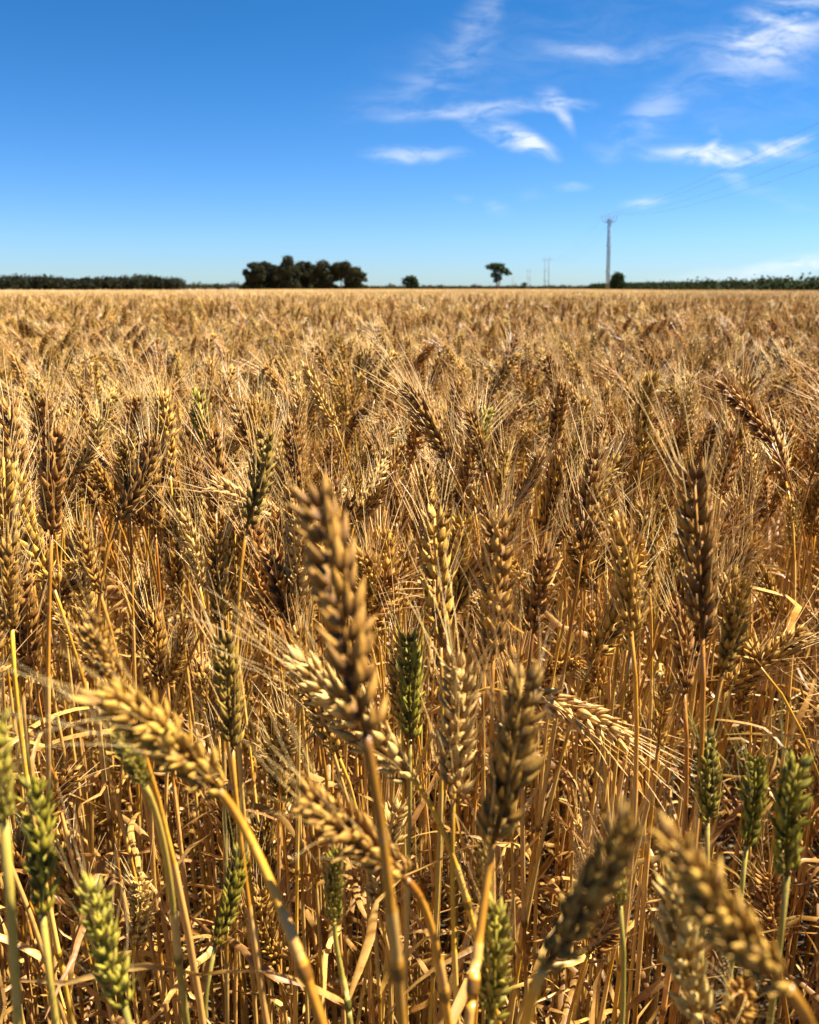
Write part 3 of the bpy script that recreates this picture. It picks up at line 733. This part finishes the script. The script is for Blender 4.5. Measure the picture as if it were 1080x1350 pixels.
CL = [(336, 392, 13.0, 9, 'gum tree with a rounded dark crown at the left end of the clump', .22), (349, 405, 13.5, 9.5, 'broad dark gum tree second from the left end of the clump', .25),
      (365, 398, 11.5, 8, 'lower gum tree filling the gap left of the tallest gum', .2), (381, 390, 15.6, 8.5, 'tallest gum tree of the clump with a narrow raised top', .3),
      (398, 402, 13.6, 8.5, 'gum tree with a small round top right of the tallest gum', .3), (412, 412, 12.2, 7.5, 'bushy gum tree in the middle of the clump', .2),
      (426, 394, 13.6, 9.5, 'wide round gum tree with pale trunks right of the clump middle', .35), (450, 396, 13.0, 10, 'open gum tree with sky showing between its limbs below the crown', .5),
      (468, 400, 11.0, 9, 'lower gum tree with drooping crown at the right end of the clump', .28)]
for k, (px, d, h, w, lb, br) in enumerate(CL): gum(px, d, h, w, lb, 70 + k, (0, .1, -.1, 0, .1, 0, .05, .15, .1)[k], br, dens=1.1)
x, y = at(541, 330); g2 = np.random.default_rng(5)
tree('round_bush', (x, y), [(-1.0, 0, 3.6, 2.2, 2, 1.5), (.9, 0, 3.9, 2.1, 2, 1.5), (0, 0, 4.6, 2.2, 2, 1.2), (.4, 0, 2.4, 2.3, 2, 1.6), (2.3, 0, 2.6, 1.1, 1, 1.2), (.3, .5, 1.1, 1.6, 1.5, 1.1)],
     [([(0, 0, -.2), (.1, 0, 1.5), (.2, 0, 3.5)], .3, .1), ([(0, 0, .8), (-.8, 0, 2.4), (-1.2, 0, 3.4)], .15, .05)], LM2, .34, 'dark round bush standing alone on the horizon between clump and umbrella shaped tree', 'bush', seed=2)
x, y = at(656, 340)
tree('leaning_tree', (x, y), [(-3.0, 0, 9.3, 1.9, 1.6, 1.0), (-1.3, 0, 9.8, 2.2, 1.8, 1.1), (.7, 0, 9.3, 2.2, 1.8, 1.2), (2.4, 0, 8.0, 2.0, 1.6, 1.0), (3.9, 0, 6.9, 1.5, 1.3, .8), (.2, 0, 7.6, 2.2, 1.6, 1.3), (-1.6, 0, 6.2, 1.3, 1.2, 1.0), (.2, 0, 5.2, 1.5, 1.2, 1.3), (-.9, 0, 4.2, .9, .8, .9)],
     [([(0, 0, -.2), (-.2, 0, 2.5), (-.9, 0, 5.5), (-2.4, 0, 8.6)], .42, .12), ([(.25, 0, -.2), (.6, 0, 2.2), (.9, 0, 5.2), (2.6, 0, 7.8)], .34, .1), ([(-.3, 0, 3), (.1, 0, 6), (-.4, 0, 9)], .25, .08)], LM2, .34,
     'flat topped tree with forked trunk and crown sweeping right, like an umbrella', 'tree', seed=3)
x, y = at(689, 345)
tree('small_tree', (x, y), [(.2, 0, 2.2, 1.0, .9, .9), (.9, 0, 2.9, .8, .7, .5), (-.5, 0, 1.5, .9, .8, .7)], [([(0, 0, -.2), (.1, 0, 1.2), (.5, 0, 2.6)], .15, .05)], LM2, .25, 'small ragged tree just right of the umbrella shaped tree', 'tree', seed=4)
x, y = at(813, 150)
tree('dense_tree', (x, y), [(0, 0, 2.2, 1.15, 1.1, 1.3), (.05, 0, 3.0, .95, .9, .75), (.25, 0, 1.4, 1.25, 1.1, 1.0), (-.9, .3, 1.7, .5, .5, .8), (-1.25, .3, 1.2, .45, .4, .7)], [([(0, 0, -.2), (0, 0, 1), (.1, 0, 2.6)], .2, .06)], LM2, .17, 'dense dark egg shaped tree at the foot of the tall twin power pole', 'tree', seed=6, dens=1.3)
x, y = at(287, 520)
tree('round_bush', (x, y), [(0, 0, 2.6, 1.9, 1.8, 1.5), (.8, 0, 1.6, 2, 1.8, 1.2)], [([(0, 0, -.2), (0, 0, 2.4)], .25, .08)], LM2, .35, 'small dark bush bump on the horizon between the woods and the clump', 'bush', seed=8)

def mass(name, label, cat, build, m):
    mb = MB(); build(mb); o = bpy.data.objects.new(name, mb.mesh(name, [m], smooth=False)); COL.objects.link(o)
    o['kind'] = 'stuff'; o['label'] = label; o['category'] = cat
def woods(mb):
    g = np.random.default_rng(11)
    for k in range(170):
        px = -150 + 388 * k / 169 + g.normal(0, 4); d = 720 + g.uniform(-25, 60); x, y = at(px, d); h = 11.0 * (1 + .10 * math.sin(px / 23) + .06 * math.sin(px / 9)) * g.uniform(.86, 1.1) - max(0, px - 225) * .12
        w = g.uniform(4, 6)
        leaf_cloud(mb, g, (x, y, h * .62), (w, w * .8, h * .38), 130, 1.1, .2); leaf_cloud(mb, g, (x, y, h * .3), (w, w, h * .32), 110, 1.2, .0)
mass('woods', 'long dark belt of woods on the horizon at the left', 'woods', woods, LM4)
def far(mb):
    g = np.random.default_rng(12)
    for k in range(420):
        px = 200 + 780 * k / 419; d = g.uniform(840, 980); x, y = at(px, d)
        h = 4.0 + 2.0 * max(0, math.sin(px / 13.0) * math.sin(px / 5.1 + 1)) * g.uniform(.4, 1.3) + (2.2 if px < 325 else 0)
        leaf_cloud(mb, g, (x, y, h * .5), (3.2, 3, h * .52), 60, 1.0, .0)
mass('distant_treeline', 'thin dark line of far off scrub along the horizon', 'scrub', far, LM)
def orchard(mb):
    g = np.random.default_rng(13)
    for row in range(9):
        for k in range(150):
            y = 34 + 1.9 * k + g.normal(0, .3); x = 13.5 + .17 * y + row * 4.2 + g.normal(0, .3)
            if x > .58 * y + 5: continue
            h = g.uniform(1.25, 1.45) + .0042 * y + (g.random() < .05) * .2
            leaf_cloud(mb, g, (x, y, h * .55), (g.uniform(.7, 1.1), .9, h * .45), 260 if y < 150 else 150, .14 if y < 150 else .24, .0)
mass('orchard_shrubbery', 'rows of low green orchard shrubs beyond the right edge of the wheat', 'shrubs', orchard, LM3)

# ------------------------------------------------------------------ power line
def steelfn(b, p):
    geo = b.new('ShaderNodeNewGeometry'); b.l.new(b.mix(b.noise(geo.outputs['Position'], 2, 3), (.10, .11, .115), (.19, .20, .205)), p.inputs['Base Color']); p.inputs['Roughness'].default_value = .6; p.inputs['Metallic'].default_value = .2
STEEL = mat('pole_steel', steelfn)
def wirefn(b, p): p.inputs['Base Color'].default_value = (.12, .13, .15, 1); p.inputs['Roughness'].default_value = .5
WIRE = mat('wire', wirefn); 
def insfn(b, p): p.inputs['Base Color'].default_value = (.25, .27, .30, 1); p.inputs['Roughness'].default_value = .25
INS = mat('insulator', insfn)
POLES = [(801.0, 137, 'tall grey twin power pole with curved arms beside the dense dark tree'), (720.5, 322, 'middle sized grey twin power pole, second along the line'),
         (697, 520, 'small faint twin power pole, third along the line'), (676, 760, 'tiniest faint twin power pole beside the umbrella shaped tree')]
PH = 12.2; ARMS = [(-1.15, .62), (-.62, .55), (.62, .55), (1.15, .62)]; attach = []
def link(name, mb, m, par): 
    o = bpy.data.objects.new(name, mb.mesh(name, [m])); COL.objects.link(o); o.parent = par; return o
for k, (px, d, lb) in enumerate(POLES):
    x, y = at(px, d); t = bpy.data.objects.new('power_pole', None); COL.objects.link(t); t.location = (x, y, 0); lean = R((-2.0, -1.5, -1, -.5)[k]); t.rotation_euler = (0, lean, 0)
    t['label'] = lb; t['category'] = 'power pole'; t['group'] = 'twin power poles along the line'
    for sx, tp in ((-.16, .55), (.16, .1)) if k == 0 else ((-.75, .8), (.75, .6)):
        mb = MB(); tube(mb, [(sx * 1.05, 0, -.3), (sx, 0, PH * .5), (sx, 0, PH - .6)], [.13, .115, .10], 8); post = link('post', mb, STEEL, t)
        mb = MB(); tube(mb, [(sx, 0, PH - .6), (sx, 0, PH + tp)], [.035, .02], 6); link('lightning_rod', mb, STEEL, post)
    for z in (PH - .75, PH * .62, PH * .3):
        mb = MB(); tube(mb, [(-.42 if k == 0 else -.95, -.16, z), (.42 if k == 0 else .95, -.16, z)], [.07, .07], 6); link('crossbar', mb, STEEL, t)
    for ax, up in ARMS:
        if k: ax = ax * 1.5
        s = math.copysign(1, ax); z0 = PH - 1.0; mb = MB()
        pts = [(s * (.19 if k == 0 else .75), 0, z0 - .12), (s * .30 + (ax - s * .3) * .5, 0, z0 - .08), (s * .3 + (ax - s * .3) * .85, 0, z0 + .1), (ax, 0, z0 + .35)]
        tube(mb, pts, [.05, .045, .04, .035], 6); arm = link('arm', mb, STEEL, t)
        mb = MB(); zz = [z0 + .35 + q * .09 for q in range(8)]; tube(mb, [(ax, 0, q) for q in zz], [.035, .06, .035, .06, .035, .06, .035, .02], 8); link('insulator', mb, INS, arm)
    attach.append([(x + ax * (1.5 if k else 1) + math.sin(lean) * PH, y, PH) for ax, _ in ARMS])
x0, y0 = 18 + .11 * -55, -55
ends = [(x0 + ax, y0, PH) for ax, _ in ARMS]
WL = ['overhead wire on the outer left arms of the twin poles', 'overhead wire on the inner left arms of the twin poles', 'overhead wire on the inner right arms of the twin poles', 'overhead wire on the outer right arms of the twin poles']
for w in range(4):
    mb = MB(); chain = [ends[w]] + [a[w] for a in attach]; pts = []
    for a, c in zip(chain[:-1], chain[1:]):
        a, c = np.array(a), np.array(c); sag = (3.0, 3.3, 3.7, 4.3)[w]
        for q in range(28):
            s = q / 28; p = a + (c - a) * s; p[2] -= 4 * sag * s * (1 - s); pts.append(p)
    pts.append(np.array(chain[-1])); tube(mb, pts, .008, 5)
    o = bpy.data.objects.new('power_wire', mb.mesh('power_wire', [WIRE])); COL.objects.link(o); o['label'] = WL[w]; o['category'] = 'wire'; o['group'] = 'wires of the power line'
